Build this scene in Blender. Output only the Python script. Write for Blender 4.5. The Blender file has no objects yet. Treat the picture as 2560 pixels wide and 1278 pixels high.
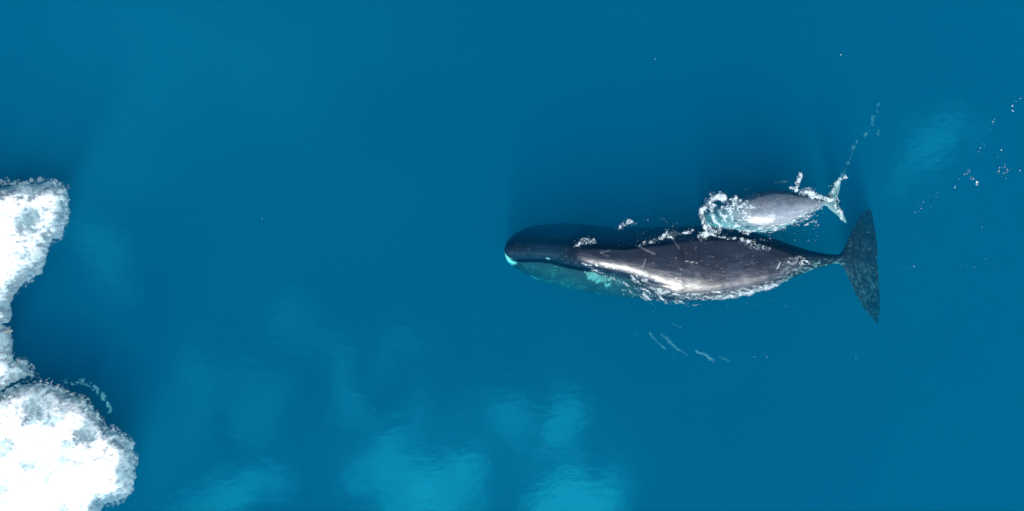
import bpy, math, random
import numpy as np
from mathutils import Vector
from mathutils.bvhtree import BVHTree

# ------------------------------------------------------------ camera, light, sky
S = 0.017                                  # metres per photo pixel at the water surface
scene = bpy.context.scene
R = math.radians
def X(px): return (px - 1280.0) * S
def Y(py): return (639.0 - py) * S

cam_d = bpy.data.cameras.new('camera')
cam = bpy.data.objects.new('camera', cam_d)
scene.collection.objects.link(cam)
CAM_H = 46.0
cam.location = (0, 0, CAM_H)
cam.rotation_euler = (0, 0, 0)
cam_d.sensor_width = 36.0
cam_d.lens = 36.0 * CAM_H / (2560 * S)
cam_d.clip_start = 0.5
cam_d.clip_end = 3000
scene.camera = cam

SUN_EL, SUN_ROT = R(42), R(185)
world = bpy.data.worlds.new('World'); scene.world = world
world.use_nodes = True
wn = world.node_tree.nodes; wl = world.node_tree.links
bg = wn['Background']
sky = wn.new('ShaderNodeTexSky'); sky.sky_type = 'NISHITA'
sky.sun_disc = False; sky.sun_elevation = SUN_EL; sky.sun_rotation = SUN_ROT
sky.dust_density = 0.1; sky.ozone_density = 4.0
SKY_STRENGTH = 0.08
bg.inputs[1].default_value = SKY_STRENGTH
# broken white clouds overhead, laid out over the flat cloud base (direction / height);
# the calm water mirrors all but the added southern one as pale soft patches
CLOUDS = [ # x, y on the cloud base, half sizes, turn, cover
    (1035, 1240, 120, 110, 0, 1.0), (1110, 1190, 100, 80, 20, .65), (984, 1112, 80, 75, 0, .55), (1416, 1255, 115, 85, -10, 1.0), (1396, 1078, 75, 70, 0, .55),
    (1233, 1000, 120, 75, 10, .38), (1040, 995, 60, 95, -20, .28), (862, 940, 42, 120, 28, .34), (775, 868, 80, 40, -30, .2), (690, 800, 32, 70, 10, .2), (1010, 845, 100, 36, 10, .2),
    (593, 1262, 130, 55, 0, .75), (640, 1040, 60, 110, 20, .34), (515, 930, 70, 120, 15, .28), (430, 1050, 100, 150, 0, .26), (255, 610, 90, 130, 10, .34), (260, 790, 130, 70, 0, .16),
    (2350, 375, 120, 55, 12, .55), (2400, 335, 60, 50, -20, .25), (1180, 1150, 430, 190, 0, .15), (2500, 3350, 1700, 800, 0, .55), (420, 120, 620, 260, 8, .13), (120, 380, 200, 160, 0, .06)]  # the very wide southern cloud is added to brighten the whale's lower flank
def wnode(kind, **kw):
    n = wn.new(kind)
    for k, v in kw.items():
        if k[1:].isdigit():
            if isinstance(v, bpy.types.NodeSocket): wl.new(v, n.inputs[int(k[1:])])
            else: n.inputs[int(k[1:])].default_value = v
        else: setattr(n, k, v)
    return n
wtc = wnode('ShaderNodeTexCoord')
wsep = wnode('ShaderNodeSeparateXYZ', i0=wtc.outputs['Generated'])
wz = wnode('ShaderNodeMath', operation='MAXIMUM', i0=wsep.outputs[2], i1=0.05)
wx = wnode('ShaderNodeMath', operation='DIVIDE', i0=wsep.outputs[0], i1=wz.outputs[0])
wy = wnode('ShaderNodeMath', operation='DIVIDE', i0=wsep.outputs[1], i1=wz.outputs[0])
wp = wnode('ShaderNodeCombineXYZ', i0=wx.outputs[0], i1=wy.outputs[0])
wns = wnode('ShaderNodeTexNoise', i0=wp.outputs[0]); wns.inputs['Scale'].default_value = 8.0; wns.inputs['Detail'].default_value = 5.0; wns.inputs['Roughness'].default_value = 0.6
wnc = wnode('ShaderNodeVectorMath', operation='SUBTRACT', i0=wns.outputs['Color'], i1=(.5, .5, .5))
wns2 = wnode('ShaderNodeVectorMath', operation='SCALE', i0=wnc.outputs[0]); wns2.inputs['Scale'].default_value = 0.20
wq = wnode('ShaderNodeVectorMath', operation='ADD', i0=wp.outputs[0], i1=wns2.outputs[0])
wn4 = wnode('ShaderNodeTexNoise', i0=wp.outputs[0]); wn4.inputs['Scale'].default_value = 4.2; wn4.inputs['Detail'].default_value = 6.0; wn4.inputs['Distortion'].default_value = 0.6
tot = wnode('ShaderNodeMapRange', i0=wn4.outputs['Fac'], i1=.44, i2=.74, i3=0.0, i4=.035).outputs[0]   # thin high veil, added to vary the sky's reflection in the water
for (cx, cy_, rx, ry, turn, cov) in CLOUDS:
    mp = wnode('ShaderNodeMapping', vector_type='TEXTURE', i0=wq.outputs[0])
    mp.inputs['Location'].default_value = (X(cx) / CAM_H, Y(cy_) / CAM_H, 0); mp.inputs['Rotation'].default_value = (0, 0, R(turn))
    mp.inputs['Scale'].default_value = (rx * 1.55 * S / CAM_H, ry * 1.55 * S / CAM_H, 1)
    ln = wnode('ShaderNodeVectorMath', operation='LENGTH', i0=mp.outputs[0])
    mr = wnode('ShaderNodeMapRange', interpolation_type='SMOOTHERSTEP', i0=ln.outputs['Value'], i1=0.0, i2=1.0, i3=cov, i4=0.0)
    tot = mr.outputs[0] if tot is None else wnode('ShaderNodeMath', operation='ADD', i0=tot, i1=mr.outputs[0]).outputs[0]
wn3 = wnode('ShaderNodeTexNoise', i0=wp.outputs[0]); wn3.inputs['Scale'].default_value = 5.0; wn3.inputs['Detail'].default_value = 5.0
wr3 = wnode('ShaderNodeMapRange', i0=wn3.outputs['Fac'], i1=.34, i2=.62, i3=.45, i4=1.25)
cov_ = wnode('ShaderNodeMath', operation='MULTIPLY', i0=tot, i1=wr3.outputs[0]); cov_.use_clamp = True
CLOUD_RADIANCE = 4.2
wmix = wnode('ShaderNodeMix', data_type='RGBA', i0=cov_.outputs[0], i6=sky.outputs[0]); wmix.inputs[7].default_value = tuple(c * CLOUD_RADIANCE / SKY_STRENGTH for c in (0.93, 0.97, 1.0)) + (1,)
wl.new(wmix.outputs[2], bg.inputs[0])

sun_d = bpy.data.lights.new('sun', 'SUN')
sun_d.energy = 5.0; sun_d.angle = R(5.0); sun_d.color = (1.0, 0.96, 0.9)
sun = bpy.data.objects.new('sun', sun_d); scene.collection.objects.link(sun)
sd = Vector((math.sin(SUN_ROT) * math.cos(SUN_EL), math.cos(SUN_ROT) * math.cos(SUN_EL), math.sin(SUN_EL)))
sun.rotation_euler = sd.to_track_quat('Z', 'Y').to_euler()
sun.location = sd * 60

scene.view_settings.view_transform = 'Standard'
scene.view_settings.look = 'None'
scene.view_settings.exposure = 0.52
scene.view_settings.gamma = 1
scene.view_settings.use_curve_mapping = False
cy = scene.cycles
cy.use_denoising = True
cy.max_bounces = 10; cy.volume_bounces = 1; cy.sample_clamp_indirect = 1.0; cy.sample_clamp_direct = 6.0; cy.diffuse_bounces = 4; cy.glossy_bounces = 3
cy.transparent_max_bounces = 24
cy.caustics_reflective = False; cy.caustics_refractive = False
cy.volume_step_rate = 1.0

# ------------------------------------------------------------ helpers
random.seed(4)
rng = np.random.default_rng(11)
def tag(o, label=None, cat=None, group=None, kind=None):
    if label: o['label'] = label
    if cat: o['category'] = cat
    if group: o['group'] = group
    if kind: o['kind'] = kind
    return o
def mesh_obj(name, verts, faces, mat, smooth=True, parent=None):
    me = bpy.data.meshes.new(name)
    me.from_pydata(verts if isinstance(verts, list) else verts.tolist(), [], faces if isinstance(faces, list) else faces.tolist())
    me.update()
    if smooth: me.polygons.foreach_set('use_smooth', [True] * len(me.polygons))
    if mat: me.materials.append(mat)
    o = bpy.data.objects.new(name, me); scene.collection.objects.link(o)
    if parent: o.parent = parent
    return o
def attr(o, name, vals):
    a = o.data.attributes.new(name, 'FLOAT', 'POINT')
    a.data.foreach_set('value', np.asarray(vals, dtype=np.float32))
class Mat:
    def __init__(s, name):
        s.m = bpy.data.materials.new(name); s.m.use_nodes = True
        s.t = s.m.node_tree; s.n = s.t.nodes; s.n.clear()
        s.out = s.n.new('ShaderNodeOutputMaterial')
    def node(s, kind, **kw):
        n = s.n.new(kind)
        for k, v in kw.items():
            if k.startswith('in_'):
                key = k[3:]; key = int(key) if key.isdigit() else key.replace('_', ' ')
                if isinstance(v, bpy.types.NodeSocket): s.t.links.new(v, n.inputs[key])
                else: n.inputs[key].default_value = v
            else: setattr(n, k, v)
        return n
    def link(s, a, b): s.t.links.new(a, b)
    def math(s, op, a, b=0.0, c=0.0, clamp=False):
        n = s.node('ShaderNodeMath', operation=op, in_0=a, in_1=b, in_2=c); n.use_clamp = clamp
        return n.outputs[0]
    def mix(s, f, a, b):
        n = s.node('ShaderNodeMix', data_type='RGBA')
        for i, v in ((0, f), (6, a), (7, b)):
            if isinstance(v, bpy.types.NodeSocket): s.link(v, n.inputs[i])
            else: n.inputs[i].default_value = v
        return n.outputs[2]
    def noise(s, scale, detail=3, rough=0.5, vec=None, dist=0.0):
        n = s.node('ShaderNodeTexNoise'); n.inputs['Scale'].default_value = scale
        n.inputs['Detail'].default_value = detail; n.inputs['Roughness'].default_value = rough
        n.inputs['Distortion'].default_value = dist
        if vec is None: vec = s.node('ShaderNodeNewGeometry').outputs['Position']
        s.link(vec, n.inputs['Vector'])
        return n.outputs['Fac']
    def ramp(s, v, a, b, lo=0.0, hi=1.0):
        n = s.node('ShaderNodeMapRange', in_0=v); n.interpolation_type = 'SMOOTHSTEP'
        n.inputs[1].default_value = a; n.inputs[2].default_value = b
        n.inputs[3].default_value = lo; n.inputs[4].default_value = hi
        return n.outputs[0]
    def attr(s, name):
        return s.node('ShaderNodeAttribute', attribute_name=name).outputs['Fac']

# value noise in numpy
_tab = np.random.default_rng(5).random((256, 256))
def vnoise(x, y):
    xi = np.floor(x).astype(int); yi = np.floor(y).astype(int)
    fx = x - xi; fy = y - yi
    fx = fx * fx * (3 - 2 * fx); fy = fy * fy * (3 - 2 * fy)
    a = _tab[xi % 256, yi % 256]; b = _tab[(xi + 1) % 256, yi % 256]
    c = _tab[xi % 256, (yi + 1) % 256]; d = _tab[(xi + 1) % 256, (yi + 1) % 256]
    return (a * (1 - fx) + b * fx) * (1 - fy) + (c * (1 - fx) + d * fx) * fy
def fbm(x, y, octs=5, rough=0.5):
    s = 0; a = 1; t = 0; ca, sa = math.cos(0.6), math.sin(0.6)
    for i in range(octs):
        s = s + a * vnoise(x + 17.3 * i, y + 9.1 * i); t += a; a *= rough
        x, y = 2.03 * (x * ca - y * sa), 2.03 * (x * sa + y * ca)
    return s / t
def sstep(a, b, x):
    t = np.clip((x - a) / (b - a), 0, 1); return t * t * (3 - 2 * t)
def curve(pts, sm=9):
    """smooth function through (x, v) pairs, photo pixels in x"""
    pts = np.array(pts, float)
    gx = np.arange(pts[0, 0], pts[-1, 0] + 0.5, 1.0)
    gv = np.interp(gx, pts[:, 0], pts[:, 1])
    k = np.hanning(sm * 2 + 3)[1:-1]; k /= k.sum()
    pad = np.concatenate([2 * gv[0] - gv[sm:0:-1], gv, 2 * gv[-1] - gv[-2:-sm - 2:-1]])
    gv2 = np.convolve(pad, k, 'valid')
    return lambda x: np.interp(x, gx, gv2)

# ------------------------------------------------------------ water
def water_material():
    M = Mat('sea water')
    geo = M.node('ShaderNodeNewGeometry')
    mp = M.node('ShaderNodeMapping', in_0=geo.outputs['Position']); mp.inputs['Scale'].default_value = (1.0, 1.8, 1.0)
    mp.inputs['Rotation'].default_value = (0, 0, 0.35)
    n1 = M.noise(1.1, 4, 0.55, mp.outputs[0]); n2 = M.noise(7.0, 3, 0.6, mp.outputs[0])
    h = M.math('ADD', M.math('MULTIPLY', n1, 0.0030), M.math('MULTIPLY', n2, 0.0005))
    bp = M.node('ShaderNodeBump', in_Height=h, in_Strength=1.0, in_Distance=1.0)
    dt = M.node('ShaderNodeVectorMath', operation='DOT_PRODUCT'); M.link(geo.outputs['Incoming'], dt.inputs[0]); M.link(bp.outputs[0], dt.inputs[1])
    cosv = M.math('ABSOLUTE', dt.outputs['Value'])
    F0 = 0.038                                                   # Schlick, the same from above and from below
    frv = M.math('ADD', M.math('MULTIPLY', M.math('POWER', M.math('SUBTRACT', 1.0, cosv, clamp=True), 5.0), 1 - F0), F0)
    tr = M.node('ShaderNodeBsdfTransparent')
    gl = M.node('ShaderNodeBsdfGlossy', in_Color=(0.02, 0.80, 1.0, 1), in_Roughness=0.012, in_Normal=bp.outputs[0])
    ms = M.node('ShaderNodeMixShader', in_0=frv, in_1=tr.outputs[0], in_2=gl.outputs[0])
    M.link(ms.outputs[0], M.out.inputs['Surface'])
    vs = M.node('ShaderNodeVolumeScatter', in_Color=(0.0005, 0.286, 0.65, 1), in_Density=0.21, in_Anisotropy=0.0)
    va = M.node('ShaderNodeVolumeAbsorption', in_Color=(0.0, 0.919, 0.947, 1), in_Density=1.2)
    ad = M.node('ShaderNodeAddShader', in_0=vs.outputs[0], in_1=va.outputs[0])
    M.link(ad.outputs[0], M.out.inputs['Volume'])
    return M.m
def build_water():
    L, D = 900.0, 28.0
    v = [(-L, -L, 0), (L, -L, 0), (L, L, 0), (-L, L, 0), (-L, -L, -D), (L, -L, -D), (L, L, -D), (-L, L, -D)]
    f = [(0, 1, 2, 3), (7, 6, 5, 4), (0, 4, 5, 1), (1, 5, 6, 2), (2, 6, 7, 3), (3, 7, 4, 0)]
    w = mesh_obj('water', v, f, water_material(), smooth=False); tag(w, kind='structure')
    M = Mat('deep silt')
    p = M.node('ShaderNodeBsdfPrincipled', in_Roughness=1.0)
    M.link(M.mix(M.noise(0.15, 5), (0.02, 0.05, 0.06, 1), (0.05, 0.09, 0.1, 1)), p.inputs['Base Color'])
    M.link(p.outputs[0], M.out.inputs['Surface'])
    g = mesh_obj('seabed', [(-L - 5, -L - 5, -D + .5), (L + 5, -L - 5, -D + .5), (L + 5, L + 5, -D + .5), (-L - 5, L + 5, -D + .5)], [(0, 1, 2, 3)], M.m, smooth=False)
    tag(g, kind='structure')
build_water()

# ------------------------------------------------------------ whales
def skin_material(name, base, pale, green=0.0):
    M = Mat(name)
    geo = M.node('ShaderNodeNewGeometry')
    mp = M.node('ShaderNodeMapping', in_0=geo.outputs['Position']); mp.inputs['Scale'].default_value = (0.35, 1.0, 1.0)
    big = M.noise(0.9, 5, 0.6); med = M.noise(5.0, 4, 0.65, mp.outputs[0]); fine = M.noise(26.0, 3, 0.6)
    c = M.mix(M.ramp(big, .35, .65), tuple(x * 0.75 for x in base) + (1,), tuple(x * 1.3 for x in base) + (1,))
    c = M.mix(M.math('MULTIPLY', M.ramp(med, .52, .72), 0.30), c, tuple(min(1, x * 1.9) for x in base) + (1,))
    c = M.mix(M.math('MULTIPLY', M.attr('pale'), 1.0, clamp=True), c, pale + (1,))
    c = M.mix(M.attr('mottle_lit'), c, (0.24, 0.34, 0.33, 1))
    c = M.mix(M.attr('dark'), c, (0.008, 0.008, 0.01, 1))
    h = M.math('ADD', M.math('MULTIPLY', fine, 0.012), M.math('MULTIPLY', med, 0.035))
    h = M.math('ADD', h, M.math('MULTIPLY', M.attr('mottle_lit'), 0.01))
    bp = M.node('ShaderNodeBump', in_Height=h, in_Strength=0.55, in_Distance=1.0)
    p = M.node('ShaderNodeBsdfPrincipled', in_Normal=bp.outputs[0])
    p.inputs['Coat Roughness'].default_value = 0.12; p.inputs['Coat IOR'].default_value = 1.45
    M.link(c, p.inputs['Base Color'])
    M.link(M.ramp(med, .3, .7, 0.30, 0.46), p.inputs['Roughness'])
    p.inputs['IOR'].default_value = 1.42
    sepz = M.node('ShaderNodeSeparateXYZ', in_0=geo.outputs['Position'])   # skin under water has almost no surface gloss
    M.link(M.ramp(sepz.outputs[2], -0.06, 0.01, 0.03, 0.9), p.inputs['Specular IOR Level'])
    M.link(M.ramp(sepz.outputs[2], -0.02, 0.02, 0.0, 1.0), p.inputs['Coat Weight'])
    M.link(p.outputs[0], M.out.inputs['Surface'])
    return M.m

def loft(stations, ytop, ybot, zc, zs, zb, shift=None, nring=240, extra=None, sharp=None):
    """rings along x (photo px). returns verts (px,py,z) array"""
    th = np.linspace(0, 2 * math.pi, nring, endpoint=False)
    c, s = np.cos(th), np.sin(th)
    V = []
    for x in stations:
        yt, yb = ytop(x), ybot(x); yc = (yt + yb) / 2; W = (yb - yt) / 2
        y = yc + W * c
        up = np.where(s >= 0, 1, 0)
        q = sharp(x) if sharp else 1.0
        if shift is not None: y = y + shift(x) * np.abs(s) ** 1.5 * (s > 0)
        z = np.where(s >= 0, zs(x) + (zc(x) - zs(x)) * np.abs(s) ** q, zs(x) - (zs(x) - zb(x)) * np.abs(s) ** q)
        if extra is not None: z = z + up * extra(x, y) * sstep(0, .35, s)
        V.append(np.stack([np.full(nring, x), y, z], 1))
    return np.array(V)
def loft_faces(ns, nr):
    i = np.arange(ns - 1)[:, None]; j = np.arange(nr)[None, :]; j2 = (j + 1) % nr
    f = np.stack([i * nr + j, i * nr + j2, (i + 1) * nr + j2, (i + 1) * nr + j], -1).reshape(-1, 4).tolist()
    f.append(list(range(nr))[::-1]); f.append([(ns - 1) * nr + k for k in range(nr)])
    return f

# ---- the big bowhead
w_top = curve([(1261, 622), (1263, 610), (1270, 598), (1282, 585), (1310, 570), (1350, 560), (1420, 555), (1480, 560), (1540, 567), (1640, 567), (1760, 563),
               (1850, 572), (1900, 583), (1950, 598), (2000, 616), (2040, 628), (2080, 636), (2104, 637), (2110, 630), (2119, 608), (2133, 576), (2148, 547), (2164, 528), (2178, 519),
               (2186, 521), (2190, 545), (2194, 600), (2197, 650)], 5)
w_bot = curve([(1261, 632), (1263, 645), (1270, 656), (1285, 668), (1310, 684), (1350, 703), (1400, 719), (1470, 735), (1560, 746), (1640, 753), (1700, 757), (1800, 751),
               (1880, 735), (1950, 711), (2000, 692), (2050, 672), (2085, 661), (2100, 659), (2112, 667), (2124, 694), (2143, 740), (2162, 779), (2180, 803), (2192, 816),
               (2195, 812), (2196.5, 780), (2197, 660)], 5)
w_zc = curve([(1261, -.40), (1270, -.36), (1284, -.48), (1300, -.56), (1340, -.62), (1400, -.58), (1440, -.46), (1500, -.36), (1560, -.26), (1600, -.10), (1640, .07), (1700, .24), (1760, .28), (1850, .26),
              (1920, .22), (1965, .09), (2000, -.03), (2040, -.15), (2080, -.22), (2105, -.27), (2130, -.33), (2197, -.46)], 9)
w_zs = curve([(1261, -1.05), (1290, -1.25), (1400, -1.45), (1500, -1.45), (1600, -1.25), (1760, -1.05), (1900, -.85), (2000, -.7), (2080, -.5), (2110, -.42), (2140, -.42), (2197, -.5)], 9)
w_zb = curve([(1261, -1.2), (1290, -1.9), (1400, -3.2), (1500, -3.6), (1600, -3.6), (1760, -3.3), (1900, -2.1), (2000, -1.4), (2080, -.82), (2105, -.66), (2120, -.55), (2197, -.53)], 9)
w_sh = curve([(1261, .9), (1500, 1.0), (1600, .9), (1680, .78), (1950, .8), (2040, 1.0), (2080, 1.0), (2105, 1.6), (2130, 2.2), (2197, 2.2)], 9)
w_shift = curve([(1261, 0), (1580, 0), (1660, 13), (1760, 15), (1900, 12), (1980, 6), (2040, 0), (2197, 0)], 9)
r_up = curve([(1261, 612), (1272, 600), (1290, 596), (1330, 594), (1370, 598), (1400, 600), (1440, 600), (1500, 611), (1560, 616), (1640, 608), (1715, 604)], 9)
r_lo = curve([(1261, 630), (1268, 642), (1280, 648), (1310, 649), (1350, 648), (1380, 652), (1420, 663), (1480, 674), (1530, 684), (1580, 694), (1640, 708), (1715, 722)], 9)
r_amp = curve([(1261, 0), (1267, .12), (1280, .30), (1310, .38), (1400, .36), (1440, .43), (1500, .50), (1560, .42), (1600, .26), (1640, .13), (1680, .03), (1715, 0.0)], 15)
def w_extra(x, y):
    if x > 1714: return 0 * y
    c = (r_up(x) + r_lo(x)) / 2; w = (r_lo(x) - r_up(x)) / 2
    u = (y - c) / w; d = (np.abs(u) - 1) * w * S          # metres outside the lip line
    fade = 1 - sstep(1430, 1520, x) * np.ones_like(y); a = r_amp(x)
    z = a * np.sqrt(np.clip(1 - u * u, 0, 1)) ** 0.9
    z = z - 0.16 * np.exp(-((d - .02) / .055) ** 2) * fade * sstep(1264, 1285, x)
    z = z + 0.10 * np.exp(-((d - .17) / .10) ** 2) * fade * sstep(1270, 1300, x)
    return z
st = np.concatenate([[1261, 1261.6, 1262.4, 1263.4], np.arange(1265, 1640, 1.8), np.arange(1640, 2100, 3.0), np.arange(2100, 2184, 1.6), np.arange(2184, 2197.1, 0.8)])
WV = loft(st, w_top, w_bot, w_zc, w_zs, w_zb, nring=260, extra=w_extra, sharp=w_sh, shift=w_shift)
# trailing-edge notch and slight wobble of the fluke edge
fl = sstep(2130, 2196, WV[..., 0])
WV[..., 2] -= fl * .38 * (np.abs(WV[..., 1] - 650) / 160) ** 1.6
WV[..., 0] -= fl * 7 * np.exp(-((WV[..., 1] - 654) / 14) ** 2)
WV[..., 0] += fl * (5.0 * sstep(655, 800, WV[..., 1]) - 2.5 * sstep(650, 520, WV[..., 1]))
WV[..., 0] += 9 * sstep(2060, 2190, WV[..., 0]) + fl * 7 * sstep(660, 800, WV[..., 1])
WV[..., 0] += fl * 2.0 * (fbm(WV[..., 1] / 14, WV[..., 1] * 0 + 3, 3) - .5)
# rolling flesh unevenness
n_ = fbm(WV[..., 0] / 60, WV[..., 1] / 40, 3) - .5
WV[..., 2] += 0.055 * n_ * sstep(-.9, -.1, WV[..., 2]) * (1 - fl) * sstep(1440, 1600, WV[..., 0])
px_, py_, pz_ = (WV[..., k].ravel() for k in range(3))
verts = np.stack([X(px_), Y(py_), pz_], 1)
whale_skin = skin_material('bowhead skin', (0.010, 0.0175, 0.034), (0.62, 0.64, 0.62))
whale = mesh_obj('bowhead_whale', verts, loft_faces(len(st), 260), whale_skin)
tag(whale, 'large dark adult bowhead whale with white chin swimming left, its back breaking the surface', 'whale')

def seg_dist(px, py, a, b):
    ax, ay = a; bx, by = b; vx, vy = bx - ax, by - ay
    t = np.clip(((px - ax) * vx + (py - ay) * vy) / (vx * vx + vy * vy), 0, 1)
    return np.hypot(px - ax - t * vx, py - ay - t * vy)
def poly_sd(px, py, poly):
    """signed distance, positive inside"""
    poly = np.array(poly, float); d = np.full(px.shape, 1e9); ins = np.zeros(px.shape, bool)
    for a, b in zip(poly, np.roll(poly, -1, 0)):
        d = np.minimum(d, seg_dist(px, py, a, b))
        c = ((a[1] > py) != (b[1] > py)) & (px < (b[0] - a[0]) * (py - a[1]) / (b[1] - a[1] + 1e-12) + a[0])
        ins ^= c
    return np.where(ins, d, -d)
topside = np.tile(np.arange(260) < 131, len(st))
hf = fbm(px_ / 5, py_ / 5, 4, .6)
pale = np.zeros_like(px_)
cc = (r_up(px_) + r_lo(px_)) / 2; ww = (r_lo(px_) - r_up(px_)) / 2; outl = (np.abs(py_ - cc) - ww)
chin = sstep(-1, 2.5, outl) * (1 - sstep(1272, 1284, px_ + (hf - .5) * 14)) * (px_ < 1300) * np.where(py_ < 622, .45, 1)
chin = np.maximum(chin, sstep(-1, 2, outl) * (py_ > 640) * (1 - sstep(1284, 1300, px_ + (hf - .5) * 20)) * (1 - sstep(9, 16, outl)))
pale = np.maximum(pale, chin)
for poly, am in (([(1462, 681), (1485, 679), (1510, 690), (1531, 699), (1524, 706), (1500, 708), (1480, 704), (1470, 692)], .45), ([(1516, 711), (1528, 709), (1531, 717), (1520, 720)], .42)):
    pale = np.maximum(pale, am * sstep(-3, 5.0, poly_sd(px_, py_, poly) + (hf - .5) * 18) * (.55 + .45 * sstep(.35, .6, hf)))
for a, b, w, am in (((1590, 613), (1635, 635), 2.4, .22), ((1769, 641), (1781, 643), .7, .14), ((1843, 662), (1850, 655), .6, .14), ((1692, 668), (1722, 681), .6, .12), ((1678, 592), (1698, 622), .8, .30), ((1712, 653), (1740, 657), .9, .5), ((1940, 672), (1949, 657), 1.1, .55),
                 ((1500, 632), (1527, 626), .9, .4), ((1503, 634), (1524, 642), .8, .25), ((1605, 668), (1613, 648), 1.2, .2), ((1330, 693), (1345, 700), 1.4, .5),
                 ((1430, 570), (1450, 574), 1.5, .15), ((1368, 646), (1374, 648), 1.6, .6)):
    pale = np.maximum(pale, am * (1 - sstep(w * .5, w * 1.5, seg_dist(px_, py_, a, b) + (hf - .5) * 2)))
sp = vnoise(px_ / 1.7 + 31, py_ / 1.5); sp2 = fbm(px_ / 34 + 7, py_ / 22, 3)
pale = np.maximum(pale, 0.22 * sstep(.86, .98, sp) * sstep(.45, .6, sp2) * (px_ > 1290))
mott_lit = np.zeros_like(px_)
# rubbed mottling of the tail stock and the near lobe of the flukes
t1 = fbm(px_ / 7, py_ / 3.2, 4, .65); t2 = fbm((px_ - py_ * .6) / 4.0, (py_ + px_ * .9) / 11, 4, .7)
stock = sstep(1900, 1990, px_) * (1 - sstep(2100, 2140, px_)) * sstep(0, 26, py_ - (w_top(px_) + w_bot(px_)) / 2 + 14)
mott_lit = np.maximum(mott_lit, .55 * stock * sstep(.48, .66, t1))
lobe = sstep(2085, 2110, px_) * sstep(645, 668, py_)
mott_lit = np.maximum(mott_lit, .16 * lobe * sstep(.50, .66, t2))
lobe2 = sstep(2100, 2120, px_) * (1 - sstep(630, 660, py_))
mott_lit = np.maximum(mott_lit, .07 * lobe2 * sstep(.50, .66, t2))
# lighter speckled tone over the near jaw
jaw = sstep(0, 12, py_ - r_lo(px_)) * (px_ < 1620) * (1 - sstep(1560, 1620, px_)) * sstep(1275, 1330, px_)
t3 = fbm(px_ / 4, py_ / 4, 3, .7)
mott_lit = np.maximum(mott_lit, jaw * (.07 + .18 * sstep(.42, .68, t3) * sstep(.3, .6, fbm(px_ / 40, py_ / 30, 3))))
edge = np.exp(-((py_ - (r_up(px_) - 2.5)) / 1.6) ** 2) * sstep(1320, 1345, px_) * (1 - sstep(1405, 1440, px_))  # sunlit rim of the far lip, painted in as paler skin
mott_lit = np.maximum(mott_lit, .8 * edge)
dark = np.exp(-((outl - 0.5) / 2.2) ** 2) * (px_ > 1272) * (1 - sstep(1480, 1540, px_)) * topside  # shade inside the lip groove, painted into the skin colour
attr(whale, 'pale', pale * topside); attr(whale, 'mottle_lit', mott_lit * topside); attr(whale, 'dark', dark * (1 - chin))

# ---- the calf, built straight along its own axis then turned
c_ax = (1920, 527)                         # pivot in px
tilt = math.atan2(-36, 290)                # head lower-left, tail upper-right
c_hw = curve([(-155, 2), (-150, 14), (-138, 23), (-110, 32), (-70, 42), (-20, 51), (20, 51), (60, 42), (95, 29), (125, 16), (143, 8), (150, 9), (156, 26), (163, 50), (168, 59), (172, 57), (176, 34), (178, 8)], 2)
c_zc = curve([(-155, -.55), (-140, -.38), (-110, -.26), (-80, -.10), (-58, .03), (-35, .15), (10, .27), (60, .22), (100, .12), (125, .02), (145, -.08), (160, -.13), (178, -.20)], 6)
c_zs = curve([(-155, -.62), (-100, -.72), (0, -.50), (80, -.40), (130, -.22), (150, -.17), (178, -.22)], 6)
c_zb = curve([(-155, -.75), (-100, -1.2), (0, -1.45), (80, -.95), (130, -.42), (150, -.26), (178, -.25)], 6)
c_sh = curve([(-155, 1), (130, 1.0), (150, 1.6), (178, 2)], 6)
cst = np.concatenate([np.arange(-155, -145, .8), np.arange(-145, 140, 2.2), np.arange(140, 178.1, 0.9)])
CV = loft(cst, lambda x: -c_hw(x), lambda x: c_hw(x), c_zc, c_zs, c_zb, nring=140, sharp=c_sh)
cf = sstep(148, 160, CV[..., 0])
CV[..., 0] += cf * np.abs(CV[..., 1]) * 0.42 - cf * 8 * np.exp(-(CV[..., 1] / 7) ** 2)
bend = -6 * sstep(0, 150, CV[..., 0]); CV[..., 1] += bend * 0.6
ct, sn = math.cos(tilt), math.sin(tilt)
cpx = c_ax[0] + CV[..., 0] * ct - CV[..., 1] * sn; cpy = c_ax[1] + CV[..., 0] * sn + CV[..., 1] * ct
cz = CV[..., 2] + 0.05 * (fbm(cpx / 30, cpy / 20, 3) - .5) * (1 - cf)
calf_skin = skin_material('calf skin', (0.12, 0.15, 0.195), (0.5, 0.52, 0.54))
calf = mesh_obj('whale_calf', np.stack([X(cpx.ravel()), Y(cpy.ravel()), cz.ravel()], 1), loft_faces(len(cst), 140), calf_skin)
tag(calf, 'small pale grey whale calf swimming left beside the adult in a ring of foam', 'whale calf')
cpx, cpy, cz = cpx.ravel(), cpy.ravel(), cz.ravel()
cl_ = CV[..., 0].ravel()
m = .5 * sstep(.5, .68, fbm((cpx + cpy) / 9, cpy / 2.4, 4, .7)) + .2 * (1 - sstep(-90, -50, cl_)) * sstep(.4, .6, fbm(cpx / 8, cpy / 6, 4, .7)) + sstep(140, 152, cl_) * (.18 + .4 * sstep(.4, .6, fbm(cpx / 5, cpy / 5, 3)))
attr(calf, 'pale', np.maximum(.25 * sstep(.75, .95, vnoise(cpx / 9, cpy / 1.6)), .10 * sstep(140, 156, cl_))); attr(calf, 'mottle_lit', np.clip(m, 0, .8)); attr(calf, 'dark', np.zeros_like(cpx))

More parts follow.
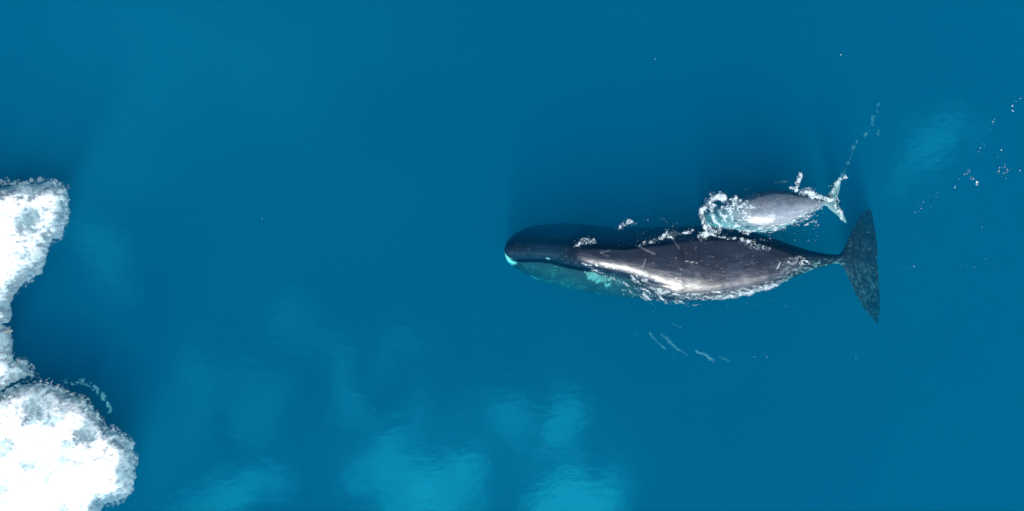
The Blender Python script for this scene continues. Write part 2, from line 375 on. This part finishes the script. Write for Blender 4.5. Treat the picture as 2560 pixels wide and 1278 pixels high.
# ------------------------------------------------------------ ice floes
def ice_material():
    M = Mat('wet sea ice')
    big = M.noise(0.8, 5, 0.6); med = M.noise(6.0, 5, 0.7); fine = M.noise(40.0, 3, 0.6)
    med2 = M.noise(11.0, 5, 0.7)
    c = M.mix(M.ramp(M.math('ADD', M.math('MULTIPLY', big, .65), M.math('MULTIPLY', med2, .35)), .38, .50), (0.38, 0.58, 0.62, 1), (0.90, 0.92, 0.93, 1))
    c = M.mix(M.attr('wet'), c, (0.25, 0.37, 0.43, 1))
    c = M.mix(M.attr('algae'), c, (0.65, 0.42, 0.12, 1))
    h = M.math('ADD', M.math('MULTIPLY', med, 0.035), M.math('MULTIPLY', fine, 0.012))
    bp = M.node('ShaderNodeBump', in_Height=h, in_Strength=0.6, in_Distance=1.0)
    p = M.node('ShaderNodeBsdfPrincipled', in_Normal=bp.outputs[0], in_Roughness=0.6)
    M.link(c, p.inputs['Base Color'])
    tr = M.node('ShaderNodeBsdfTransparent', in_Color=(.9, .97, 1, 1))
    ms = M.node('ShaderNodeMixShader', in_0=M.ramp(M.attr('thin'), 0, 1, .08, .86), in_1=p.outputs[0], in_2=tr.outputs[0])
    M.link(ms.outputs[0], M.out.inputs['Surface'])
    return M.m
ICE = ice_material()
def floe(poly, label, wets=(), algae=(), seed=0, cell=2.2, top=0.30, rag=14, shrink=12):
    poly_a = np.array(poly, float)
    x0, y0 = poly_a.min(0) - 26; x1, y1 = poly_a.max(0) + 26
    gx = np.arange(x0, x1, cell); gy = np.arange(y0, y1, cell)
    gxx, gyy = np.meshgrid(gx, gy)
    d = poly_sd(gxx, gyy, poly)
    o = seed * 13.7
    n1 = fbm(gxx / 42 + o, gyy / 42, 4, .55) - .5; n2 = fbm(gxx / 9 + o, gyy / 9, 4, .65) - .5
    d = d + rag * 2 * n1 + rag * 2.2 * n2 - shrink
    h = top * (1 - np.exp(-np.clip(d, 0, None) / 95)) + 0.03 * sstep(-2, 6, d) - 0.02
    dn = np.clip(-d, 0, 40); h = h - 0.009 * dn
    n3 = fbm(gxx / 4 + o, gyy / 4, 3, .6) - .5
    h = h + sstep(0, 25, d) * 0.22 * n1 + (.05 * n2 + .03 * n3) * (1 - .75 * sstep(10, 60, d + 60 * n1))
    wet = np.zeros_like(d)
    for (wx, wy, wrx, wry, am) in wets:
        q = 1 - np.hypot((gxx - wx) / wrx, (gyy - wy) / wry) + 1.0 * n2 + 1.8 * n1
        s_ = sstep(0.0, .9, q) * am
        wet = np.maximum(wet, s_); h = h * (1 - .6 * s_) + 0.02 * s_
    wet = np.maximum(wet, .55 * (1 - sstep(2, 30, d + 46 * n2)))
    wet = np.clip(wet * (1 + .9 * n2 + .9 * n3), 0, 1)
    al = np.zeros_like(d)
    for (ax_, ay_, r_) in algae:
        al = np.maximum(al, sstep(.2, .7, 1 - np.hypot(gxx - ax_, gyy - ay_) / r_ + 2.0 * n2))
    keep = d > -15
    idx = -np.ones(d.shape, int)
    cellk = keep[:-1, :-1] & keep[1:, :-1] & keep[:-1, 1:] & keep[1:, 1:]
    vk = np.zeros(d.shape, bool)
    vk[:-1, :-1] |= cellk; vk[1:, :-1] |= cellk; vk[:-1, 1:] |= cellk; vk[1:, 1:] |= cellk
    n = vk.sum(); idx[vk] = np.arange(n)
    hz = h
    V = np.stack([X(gxx[vk]), Y(gyy[vk]), hz[vk]], 1)
    under = np.minimum(-0.14, hz[vk] - .05)
    V2 = V.copy(); V2[:, 2] = under
    iy, ix = np.nonzero(cellk)
    a, b, c, e = idx[iy, ix], idx[iy, ix + 1], idx[iy + 1, ix + 1], idx[iy + 1, ix]
    F = np.stack([a, e, c, b], 1)
    F2 = np.stack([a, b, c, e], 1) + n
    ed = {}
    for q in F.tolist():
        for k in range(4):
            ed[(q[k], q[(k + 1) % 4])] = 1
    side = [(v, u, u + n, v + n) for (u, v) in ed if (v, u) not in ed]
    ob = mesh_obj('ice_floe', np.concatenate([V, V2]), F.tolist() + F2.tolist() + side, ICE)
    z0 = np.zeros(n)
    thin = 1 - sstep(-8, 36, d + 44 * n2 + 34 * n3 + 30 * n1)[vk]
    thin = np.maximum(thin, .62 * wet[vk])
    attr(ob, 'thin', np.concatenate([thin, thin]))
    attr(ob, 'wet', np.concatenate([wet[vk], z0])); attr(ob, 'algae', np.concatenate([al[vk], z0]))
    tag(ob, label, 'ice floe')
    return ob
floe([(-330, 400), (-120, 440), (-20, 470), (10, 466), (45, 464), (75, 458), (100, 460), (122, 456), (140, 462), (160, 470), (166, 490), (166, 525), (161, 560), (150, 590), (120, 605),
      (112, 640), (100, 680), (70, 700), (42, 722), (30, 745), (16, 764), (-6, 768), (-60, 780), (-330, 800)],
     'upper white ice floe on the left edge with a blunt square corner', seed=1, rag=7,
     wets=[(88, 545, 62, 62, .9), (70, 478, 95, 20, .8), (150, 545, 26, 60, .9), (70, 680, 80, 60, .75), (20, 740, 40, 45, .6), (140, 560, 22, 30, .8), (130, 470, 30, 16, .8)])
floe([(-330, 835), (-120, 815), (0, 805), (22, 815), (30, 850), (35, 895), (60, 905), (85, 935), (60, 950), (35, 958), (15, 975), (-5, 985), (-120, 980), (-330, 985)],
     'narrow ragged slushy ice floe with yellow brown stains between the two big floes', seed=2, rag=12, top=.16, shrink=17,
     wets=[(0, 850, 90, 90, 1.0), (40, 930, 60, 40, .7)], algae=[(20, 817, 16), (14, 808, 12), (45, 908, 7)])
floe([(-330, 1005), (-80, 985), (0, 985), (40, 965), (90, 962), (130, 970), (165, 985), (205, 1005), (240, 1040), (265, 1070), (300, 1090), (325, 1110), (335, 1140), (330, 1175),
      (328, 1215), (310, 1245), (285, 1255), (255, 1262), (250, 1285), (230, 1340), (100, 1420), (-330, 1450)],
     'large bright white ice floe filling the bottom left corner', seed=3, rag=8, top=.38,
     wets=[(110, 1015, 95, 46, .85), (212, 1088, 34, 52, 1.0), (310, 1160, 36, 80, .8), (60, 975, 90, 20, .7), (190, 1010, 40, 16, .3), (120, 1150, 60, 26, .22)])
floe([(-6, 772), (9, 774), (12, 785), (8, 795), (-6, 797)], 'tiny white ice chunk floating just above the yellow stained slush', seed=4, rag=3, cell=1.2, top=.2, shrink=0)

# ------------------------------------------------------------ foam, spray and ripple light
def fleck_material(name, col, rough=.5):
    M = Mat(name)
    p = M.node('ShaderNodeBsdfPrincipled', in_Roughness=rough)
    M.link(M.mix(M.noise(9.0, 2), tuple(c * .82 for c in col) + (1,), col + (1,)), p.inputs['Base Color'])
    tr = M.node('ShaderNodeBsdfTransparent')
    ms = M.node('ShaderNodeMixShader', in_0=M.attr('cover'), in_1=tr.outputs[0], in_2=p.outputs[0])
    M.link(ms.outputs[0], M.out.inputs['Surface'])
    return M.m
FOAM = fleck_material('sea foam', (.56, .69, .74))
dg = bpy.context.evaluated_depsgraph_get()
bvhs = [BVHTree.FromObject(o, dg) for o in (whale, calf)]
def ground_z(x, y):
    z = 0.0
    for b in bvhs:
        h = b.ray_cast(Vector((x, y, 5)), Vector((0, 0, -1)))
        if h[0] is not None: z = max(z, h[0].z)
    return z
OCT_F = np.array([(0, 2, 4), (2, 1, 4), (1, 3, 4), (3, 0, 4), (2, 0, 5), (1, 2, 5), (3, 1, 5), (0, 3, 5)])
class Flecks:
    def __init__(s): s.V = []; s.n = 0; s.scale = 1.0; s.SV = []; s.SF = []; s.SA = []
    def sheet(s, shapes, z=None, cell=1.3, fine=4.5, gain=1.0, aniso=(1, 1), ang=0.0, lift=0.012, film=.06):
        """thin film of foam lying on the water or skin; shapes: (points, width or None for a filled area, strength)"""
        allp = np.concatenate([np.array(p, float) for p, w, a in shapes]); pad = 16
        gx = np.arange(allp[:, 0].min() - pad, allp[:, 0].max() + pad, cell); gy = np.arange(allp[:, 1].min() - pad, allp[:, 1].max() + pad, cell)
        xx, yy = np.meshgrid(gx, gy); off = rng.random() * 40
        wx = fbm(xx / 16 + off, yy / 16, 3) - .5; wy = fbm(xx / 16, yy / 16 + off, 3) - .5
        m = np.zeros_like(xx)
        for p, w, a in shapes:
            if w is None: q = sstep(-3, 9, poly_sd(xx + 14 * wx, yy + 14 * wy, p))
            else:
                d = np.full(xx.shape, 1e9)
                for u, v in zip(p[:-1], p[1:]): d = np.minimum(d, seg_dist(xx + 12 * wx, yy + 12 * wy, u, v))
                w = w * 1.2; q = 1 - sstep(0, w, d)
            m = np.maximum(m, a * q)
        ca, sa = math.cos(ang), math.sin(ang)
        ux = (xx * ca - yy * sa) / fine / aniso[0] + 2.2 * wx; uy = (xx * sa + yy * ca) / fine / aniso[1] + 2.2 * wy
        rid = 1 - np.abs(2 * fbm(ux + off, uy, 4, .6) - 1)
        fil = sstep(.74, .98, rid); lump = sstep(.42, .66, fbm(ux * .55 + off, uy * .55 - off, 4, .6)); dots = sstep(.62, .80, fbm(ux * 2.2, uy * 2.2 + off, 2, .6))
        pat = np.clip(.75 * fil * (.3 + .7 * lump) + .60 * lump * lump + .4 * dots * lump, 0, 1)
        al = np.clip((pat - (1 - m) * .72) * 1.35 * gain, 0, .85) * sstep(0, .25, m) + film * m * (.4 + .6 * lump)
        cellk = al > .03
        cellk = cellk[:-1, :-1] | cellk[1:, 1:] | cellk[1:, :-1] | cellk[:-1, 1:]
        vk = np.zeros(al.shape, bool)
        vk[:-1, :-1] |= cellk; vk[1:, :-1] |= cellk; vk[:-1, 1:] |= cellk; vk[1:, 1:] |= cellk
        idx = -np.ones(al.shape, int); idx[vk] = np.arange(vk.sum()) + len(s.SV)
        px, py = xx[vk], yy[vk]
        for u, v, a in zip(X(px), Y(py), al[vk]):
            s.SV.append((u, v, (ground_z(u, v) + lift + .02 * min(a, .6)) if z is None else z)); s.SA.append(float(a))
        iy, ix = np.nonzero(cellk)
        s.SF += np.stack([idx[iy, ix], idx[iy + 1, ix], idx[iy + 1, ix + 1], idx[iy, ix + 1]], 1).tolist()
    def add(s, px, py, size, z=None, stretch=1.0, ang=0.0):
        """size: radius in metres"""
        x, y = X(px), Y(py)
        if z is None: z = ground_z(x, y) + size * .1
        a = ang + random.uniform(-.35, .35) if stretch > 1 else random.uniform(0, math.pi)
        size *= .62 * s.scale
        rx = size * stretch * random.uniform(.7, 1.3); ry = size * random.uniform(.45, 1.0); rz = size * random.uniform(.25, .6)
        ca, sa = math.cos(a), math.sin(a)
        s.V += [(x + rx * ca, y + rx * sa, z), (x - rx * ca * random.uniform(.6, 1), y - rx * sa, z), (x - ry * sa, y + ry * ca, z), (x + ry * sa, y - ry * ca * random.uniform(.6, 1), z), (x, y, z + rz), (x, y, z - rz)]
        s.n += 1
    def strew(s, pts, width, n, size=(.01, .03), z=None, clump=.45, csc=9.0, stretch=1.0, taper=False):
        pts = np.array(pts, float); seg = np.hypot(*np.diff(pts, axis=0).T); cum = np.concatenate([[0], np.cumsum(seg)])
        off = rng.random() * 50; done = 0; tries = 0
        n = int(n * .45)
        while done < n and tries < n * 12:
            tries += 1
            t = rng.random() * cum[-1]; k = min(int(np.searchsorted(cum, t, 'right')) - 1, len(seg) - 1); f = (t - cum[k]) / seg[k]
            p = pts[k] * (1 - f) + pts[k + 1] * f; dr = (pts[k + 1] - pts[k]) / seg[k]
            w = width * (math.sin(math.pi * min(max(t / cum[-1], .02), .98)) if taper else 1)
            q = p + np.array([-dr[1], dr[0]]) * rng.normal() * w * .5 + dr * rng.normal() * w * .2
            if fbm(q[0:1] / csc + off, q[1:2] / csc, 3, .6)[0] < clump: continue
            sz = size[0] + (size[1] - size[0]) * rng.random() ** 3.5
            s.add(q[0], q[1], sz, z if z is None else z * rng.uniform(.4, 1.6), stretch, -math.atan2(dr[1], dr[0])); done += 1
    def fill(s, poly, n, size=(.01, .03), z=None, clump=.48, csc=10.0, stretch=1.0, ang=0.0, aniso=(1, 1)):
        poly_a = np.array(poly, float); lo, hi = poly_a.min(0), poly_a.max(0); off = rng.random() * 50
        P = lo + (hi - lo) * rng.random((n * 10, 2))
        ok = (poly_sd(P[:, 0], P[:, 1], poly) + 9 * (fbm(P[:, 0] / 7, P[:, 1] / 7, 3) - .5) > 0) & (fbm(P[:, 0] / csc / aniso[0] + off, P[:, 1] / csc / aniso[1], 4, .65) > clump)
        for q in P[ok][:int(n * .55)]:
            sz = size[0] + (size[1] - size[0]) * rng.random() ** 3.5
            s.add(q[0], q[1], sz, z if z is None else z * rng.uniform(.4, 1.6), stretch, ang)
    def build(s, name, label, cat, mat=FOAM):
        F = (np.arange(s.n)[:, None, None] * 6 + OCT_F[None]).reshape(-1, 3)
        nsv = len(s.SV)
        o = mesh_obj(name, s.SV + s.V, s.SF + (F + nsv).tolist(), mat, smooth=nsv > 0)
        attr(o, 'cover', s.SA + [1.0] * len(s.V))
        return tag(o, label, cat, kind='stuff')

# foam round the calf's head
f = Flecks()
ring = [(1765, 590), (1775, 578), (1762, 560), (1758, 535), (1768, 510), (1785, 492), (1805, 488), (1815, 500)]
f.strew(ring, 9, 900, (.008, .04), clump=.47, csc=6)
f.strew([(1755, 592), (1778, 578), (1790, 574)], 12, 420, (.012, .055), clump=.42, csc=6)
f.strew([(1783, 515), (1778, 535), (1790, 555), (1810, 566), (1835, 568), (1850, 577), (1865, 583)], 6, 420, (.01, .05), clump=.45, csc=6)
f.strew([(1828, 500), (1836, 496), (1843, 503), (1836, 512), (1850, 510), (1870, 510), (1878, 522), (1870, 540)], 8, 520, (.01, .05), clump=.44, csc=6)
f.fill([(1790, 520), (1830, 505), (1872, 508), (1878, 540), (1850, 560), (1800, 555)], 900, (.006, .03), z=-.05, clump=.5, csc=8)
HEAD = [(1795, 515), (1830, 502), (1872, 505), (1882, 535), (1862, 565), (1800, 556)]
f.sheet([(ring, 11, 1.0), ([(1752, 592), (1778, 578), (1792, 574)], 11, 1.0), ([(1785, 512), (1777, 535), (1790, 555), (1812, 567), (1840, 568), (1868, 583)], 7, .9),
         ([(1828, 500), (1838, 496), (1844, 504), (1852, 510), (1872, 508), (1880, 525), (1872, 545)], 10, .95), (HEAD, None, .55)], gain=1.1, film=.14, fine=3.8)
f.build('sea_foam', 'ring of white foam curling round the submerged head of the calf', 'foam')
# foam at calf's tail stock
f = Flecks()
f.strew([(1975, 468), (1985, 472), (1995, 455), (2002, 435)], 7, 220, (.01, .05), clump=.45, csc=6)
f.strew([(2000, 478), (2030, 488), (2045, 494), (2065, 498), (2085, 500), (2098, 503)], 10, 620, (.012, .055), clump=.44, csc=6)
f.strew([(2015, 472), (2038, 474)], 7, 90, (.012, .05), clump=.45, csc=6)
f.strew([(1930, 452), (1975, 453)], 5, 60, (.008, .03), clump=.45)
f.strew([(2086, 495), (2092, 515), (2103, 540)], 8, 160, (.006, .03), z=-.10, clump=.45)
f.strew([(2078, 490), (2082, 470), (2095, 450), (2112, 443)], 9, 160, (.006, .028), z=-.14, clump=.45)
f.sheet([([(1978, 468), (1988, 472), (1996, 455), (2003, 436)], 6, .9), ([(2005, 480), (2030, 488), (2045, 494), (2065, 498), (2085, 500), (2096, 505)], 9, 1.0), ([(2015, 473), (2040, 474)], 6, .6),
         ([(2088, 500), (2094, 520), (2106, 545)], 8, .55), ([(2078, 490), (2082, 470), (2095, 452), (2114, 443)], 8, .55)], gain=1.3)
f.build('sea_foam', 'white splashes above and over the tail of the calf', 'foam')
# glitter below calf
f = Flecks()
f.strew([(1965, 560), (2000, 545), (2030, 530), (2055, 512)], 16, 420, (.01, .035), clump=.47, csc=5, stretch=1.8)
f.strew([(1900, 575), (1950, 568), (1990, 560), (2035, 553), (2045, 570)], 9, 260, (.01, .035), clump=.47, csc=5, stretch=2)
f.strew([(1885, 582), (1930, 580), (2000, 595), (2040, 575), (2060, 590)], 22, 130, (.008, .03), clump=.5, csc=6, stretch=1.6)
f.strew([(1860, 470), (1880, 480), (1895, 478)], 14, 24, (.01, .03), clump=.3)
f.sheet([([(1870, 572), (1920, 574), (1970, 560), (2010, 542), (2050, 518)], 10, .7), ([(1960, 562), (2000, 556), (2035, 554)], 8, .7)], gain=1.2, fine=3.5, aniso=(2, 1), ang=.3)
f.build('sea_foam', 'sparkling scattered foam flecks just below the body of the calf', 'foam')
# upper flank of adult
f = Flecks()
f.strew([(1437, 612), (1448, 606), (1465, 602), (1488, 604)], 8, 300, (.01, .04), clump=.44, csc=5)
f.strew([(1545, 575), (1558, 560), (1570, 552), (1585, 560)], 7, 170, (.008, .035), clump=.46, csc=5)
f.strew([(1600, 612), (1618, 606), (1650, 594), (1672, 584), (1700, 585), (1730, 578)], 10, 420, (.008, .03), clump=.45, csc=6)
f.strew([(1625, 560), (1640, 545), (1660, 550), (1690, 570)], 14, 60, (.008, .03), clump=.45)
f.strew([(1550, 580), (1600, 585), (1680, 575), (1740, 570)], 30, 150, (.006, .025), clump=.5)
f.strew([(1752, 584), (1800, 590), (1850, 598), (1875, 602)], 5, 260, (.006, .022), clump=.45, csc=5)
f.strew([(1850, 598), (1870, 606), (1890, 600), (1930, 598)], 8, 110, (.01, .04), clump=.45)
f.fill([(1855, 595), (1905, 605), (1925, 625), (1890, 632), (1860, 612)], 260, (.006, .022), z=None, clump=.5, csc=6, stretch=2, ang=-.2)
f.sheet([([(1440, 612), (1452, 606), (1470, 602), (1486, 604)], 6, .68), ([(1547, 573), (1558, 560), (1570, 553), (1584, 560)], 6, .5), ([(1602, 612), (1618, 606), (1640, 600)], 5, .62), ([(1650, 594), (1668, 584), (1684, 590)], 8, .78), ([(1690, 585), (1712, 583), (1732, 577)], 5, .6),
         ([(1752, 584), (1800, 590), (1850, 598), (1880, 603)], 3.5, .6), ([(1852, 598), (1866, 602), (1880, 604)], 7, .7), ([(1850, 600), (1900, 608), (1935, 620), (1900, 632), (1865, 615)], None, .48)], gain=1.0, film=.14, fine=3)
f.build('sea_foam', 'thin line of foam and droplets along the upper flank of the adult whale', 'foam')
# lower flank wash
f = Flecks()
wash = [(1600, 690), (1640, 712), (1690, 727), (1760, 731), (1830, 725), (1900, 712), (1962, 692), (1975, 700), (1920, 722), (1860, 738), (1800, 748), (1720, 752), (1650, 738), (1610, 715)]
f.fill(wash, 12000, (.004, .015), z=-.10, clump=.45, csc=9, stretch=2.4, ang=.15, aniso=(2.2, 1))
f.fill(wash, 600, (.004, .018), z=None, clump=.53, csc=6, stretch=1.8, ang=.15, aniso=(2, 1))
f.fill([(1780, 735), (1830, 728), (1900, 715), (1945, 705), (1950, 712), (1890, 733), (1830, 746), (1780, 750)], 4200, (.005, .018), z=-.06, clump=.44, csc=8, stretch=1.8, ang=.25, aniso=(2, 1))
f.fill([(1545, 700), (1600, 715), (1660, 745), (1720, 757), (1690, 762), (1600, 748), (1560, 735)], 800, (.005, .02), z=-.25, clump=.5, csc=7, stretch=4, ang=-.7, aniso=(1.5, 1.5))
f.fill([(1570, 675), (1585, 672), (1610, 700), (1600, 712), (1575, 695)], 420, (.005, .022), z=-.06, clump=.46, csc=6, stretch=1.6, ang=-.7)
f.strew([(1640, 745), (1700, 756), (1745, 760)], 6, 120, (.008, .03), clump=.45, stretch=2.5)
f.strew([(1745, 762), (1830, 762), (1925, 758)], 10, 40, (.008, .028), clump=.4)
f.strew([(1475, 674), (1500, 680), (1520, 690), (1535, 698)], 5, 120, (.006, .022), z=-.16, clump=.45, stretch=2)
f.sheet([(wash, None, .50)], gain=.7, film=.30, fine=2.4, aniso=(2.4, 1), ang=-.12)
f.sheet([([(1775, 738), (1820, 735), (1880, 722), (1950, 706), (1960, 700), (1945, 716), (1890, 735), (1830, 748), (1780, 752)], None, .72)], gain=.7, film=.45, fine=2.2, aniso=(2, 1), ang=.25)
f.sheet([([(1545, 700), (1600, 712), (1660, 742), (1730, 755), (1690, 762), (1600, 748), (1560, 735)], None, .46)], gain=.8, film=.12, fine=3, aniso=(4, 1), ang=-.75)
f.sheet([([(1568, 676), (1585, 672), (1612, 700), (1604, 714), (1575, 697)], None, .7), ([(1478, 674), (1500, 680), (1520, 690), (1538, 700)], 4, .4)], gain=1.1, fine=3, aniso=(2, 1), ang=-.7)
f.build('sea_foam', 'wide streaky band of foam washing along the lower flank of the adult whale', 'foam')
# splashes on the back
f = Flecks()
f.strew([(1598, 680), (1606, 686), (1612, 694)], 9, 260, (.008, .04), clump=.42, csc=4)
f.strew([(1455, 655), (1480, 664), (1520, 667), (1560, 672), (1600, 684)], 3.5, 300, (.006, .024), clump=.46, csc=5, stretch=1.6)
f.strew([(1972, 648), (1988, 642), (1992, 650), (1978, 658)], 7, 190, (.008, .04), clump=.42, csc=4)
f.fill([(1985, 635), (2020, 645), (2030, 665), (1995, 668)], 220, (.006, .025), clump=.52, csc=5)
f.fill([(1500, 615), (1650, 600), (1900, 620), (1970, 650), (1940, 690), (1700, 710), (1600, 670), (1480, 640)], 80, (.004, .016), clump=.55, csc=12)
f.fill([(2100, 620), (2150, 560), (2190, 560), (2195, 780), (2160, 770), (2110, 670)], 60, (.006, .026), z=0.0, clump=.5)
f.sheet([([(1598, 680), (1606, 686), (1612, 694)], 8, .9), ([(1455, 655), (1480, 664), (1520, 667), (1560, 672), (1600, 684)], 3, .5), ([(1970, 656), (1982, 660), (1992, 650), (1986, 643)], 4, .9),
         ([(1988, 636), (2018, 645), (2028, 664), (2000, 664)], None, .6)], gain=1.2, fine=3.5)
f.build('sea_foam', 'small white splashes and droplets lying on the back of the adult whale', 'foam')
# drifting trail on the right
f = Flecks(); f.scale = 1.4
f.strew([(2556, 240), (2530, 265), (2533, 282)], 5, 22, (.012, .05), clump=.3)
f.strew([(2487, 294), (2475, 335)], 4, 9, (.012, .045), clump=.3)
f.strew([(2462, 357), (2435, 392), (2424, 415)], 5, 14, (.01, .035), clump=.3)
f.strew([(2398, 450), (2413, 440), (2424, 425)], 6, 26, (.015, .055), clump=.35)
f.strew([(2420, 442), (2445, 460)], 8, 26, (.015, .06), clump=.35)
f.strew([(2385, 468), (2390, 462)], 3, 6, (.015, .05), clump=.2)
f.strew([(2365, 482), (2320, 498), (2300, 530), (2295, 565), (2285, 600)], 14, 60, (.006, .026), clump=.45)
f.strew([(2498, 380), (2505, 400), (2515, 420), (2490, 432)], 12, 34, (.01, .042), clump=.4)
f.strew([(2510, 435), (2530, 420), (2556, 434)], 12, 34, (.008, .035), clump=.4)
f.strew([(2238, 668), (2265, 670), (2310, 668)], 4, 10, (.008, .035), clump=.3)
f.strew([(2480, 610), (2520, 640), (2350, 690)], 25, 14, (.006, .03), clump=.3)
f.strew([(2450, 540), (2452, 570)], 5, 8, (.006, .025), clump=.3)
for q in ((1638, 148, .03), (2102, 137, .03), (2072, 465, .02), (655, 547, .018), (1360, 1120, .02), (2140, 895, .02), (1918, 893, .02)): f.add(q[0], q[1], q[2])
f.strew([(2110, 380), (2180, 500), (2230, 620), (2240, 700)], 60, 36, (.005, .02), clump=.3)
f.build('sea_foam', 'broken trail of tiny foam flecks drifting on open water behind the flukes', 'foam')
# slush crumbs at the ice
f = Flecks()
f.strew([(60, 950), (110, 952), (160, 962)], 12, 110, (.02, .06), clump=.45)
f.strew([(150, 960), (195, 958), (230, 975), (255, 1000), (262, 1020)], 8, 90, (.006, .022), z=-.45, clump=.46, csc=8)
f.strew([(165, 985), (205, 1003), (240, 1038), (265, 1068), (300, 1086), (330, 1110), (340, 1140), (335, 1180), (333, 1220), (310, 1248)], 10, 260, (.006, .04), z=-.02, clump=.47, csc=8)
f.strew([(168, 480), (169, 525), (162, 570), (145, 600), (116, 610), (105, 680), (60, 715), (35, 750)], 6, 200, (.006, .035), z=-.02, clump=.47, csc=7)
f.strew([(0, 462), (60, 452), (130, 450), (160, 462)], 7, 120, (.006, .03), z=-.06, clump=.47, csc=7)
f.sheet([([(150, 960), (195, 958), (230, 975), (255, 1000), (264, 1025)], 10, .6)], z=-.4, gain=.35, film=.10)
for edge in ([(-10, 458), (45, 456), (100, 452), (140, 456), (160, 466)], [(160, 470), (163, 525), (158, 560), (146, 592), (116, 606), (106, 642), (92, 682), (64, 706)],
             [(40, 900), (62, 908), (84, 935)], [(90, 955), (165, 978), (205, 998), (240, 1034), (266, 1066), (300, 1086), (326, 1106), (334, 1140), (330, 1180), (326, 1218), (306, 1248), (262, 1262)]):
    f.sheet([(edge, 13, .50)], z=-.06, gain=.42, film=.16, fine=3.4)
f.build('slush', 'crumbs of white slush floating along the edges of the ice floes', 'slush')
# ripple light under the surface, put in as pale flecks and film
f = Flecks()
STK = [([(1625, 833), (1650, 862), (1685, 890)], 4, 130, .55), ([(1660, 838), (1690, 868), (1722, 890)], 3.5, 300, .40), ([(1745, 880), (1770, 893), (1788, 905)], 3.5, 170, .35), ([(1800, 892), (1815, 899), (1832, 906)], 3, 90, .25),
       ([(1572, 793), (1590, 830), (1630, 873)], 5, 90, .8), ([(1625, 755), (1646, 773)], 1.5, 50, .3), ([(1680, 808), (1708, 822)], 2, 60, .35), ([(1710, 762), (1724, 768)], 2, 40, .2),
       ([(1812, 776), (1830, 778)], 1.5, 24, .2), ([(1880, 893), (1892, 894)], 1.5, 20, .2), ([(1908, 888), (1920, 888)], 1.5, 16, .2), ([(1968, 766), (1996, 774)], 2, 26, .3), ([(1636, 780), (1672, 800)], 3, 40, .5),
       ([(2200, 325), (2194, 348)], 3, 50, .5), ([(2150, 352), (2130, 400), (2115, 430)], 4, 40, .6)]
for pts, w, n, dz in STK: f.strew(pts, w, n, (.004, .013), z=-dz * 1.35, clump=.4, csc=6, stretch=4.0, taper=True)
f.sheet([([(2150, 350), (2130, 400), (2114, 436)], 6, .8), ([(2206, 250), (2190, 300), (2170, 345)], 6, .7), ([(2204, 322), (2195, 350)], 4, .7),
         ([(1625, 833), (1650, 862), (1690, 893)], 4, .8), ([(1660, 838), (1690, 868), (1722, 890)], 4, .8), ([(1745, 880), (1770, 893), (1790, 906)], 4, .8)], z=-.40, gain=.16, film=.05, fine=3, aniso=(3, 1), ang=-.9)
f.build('ripple_light_streaks', 'faint teal streaks of ripple light put in as flecks below the surface under the adult whale and near the calf tail', 'bubbles')
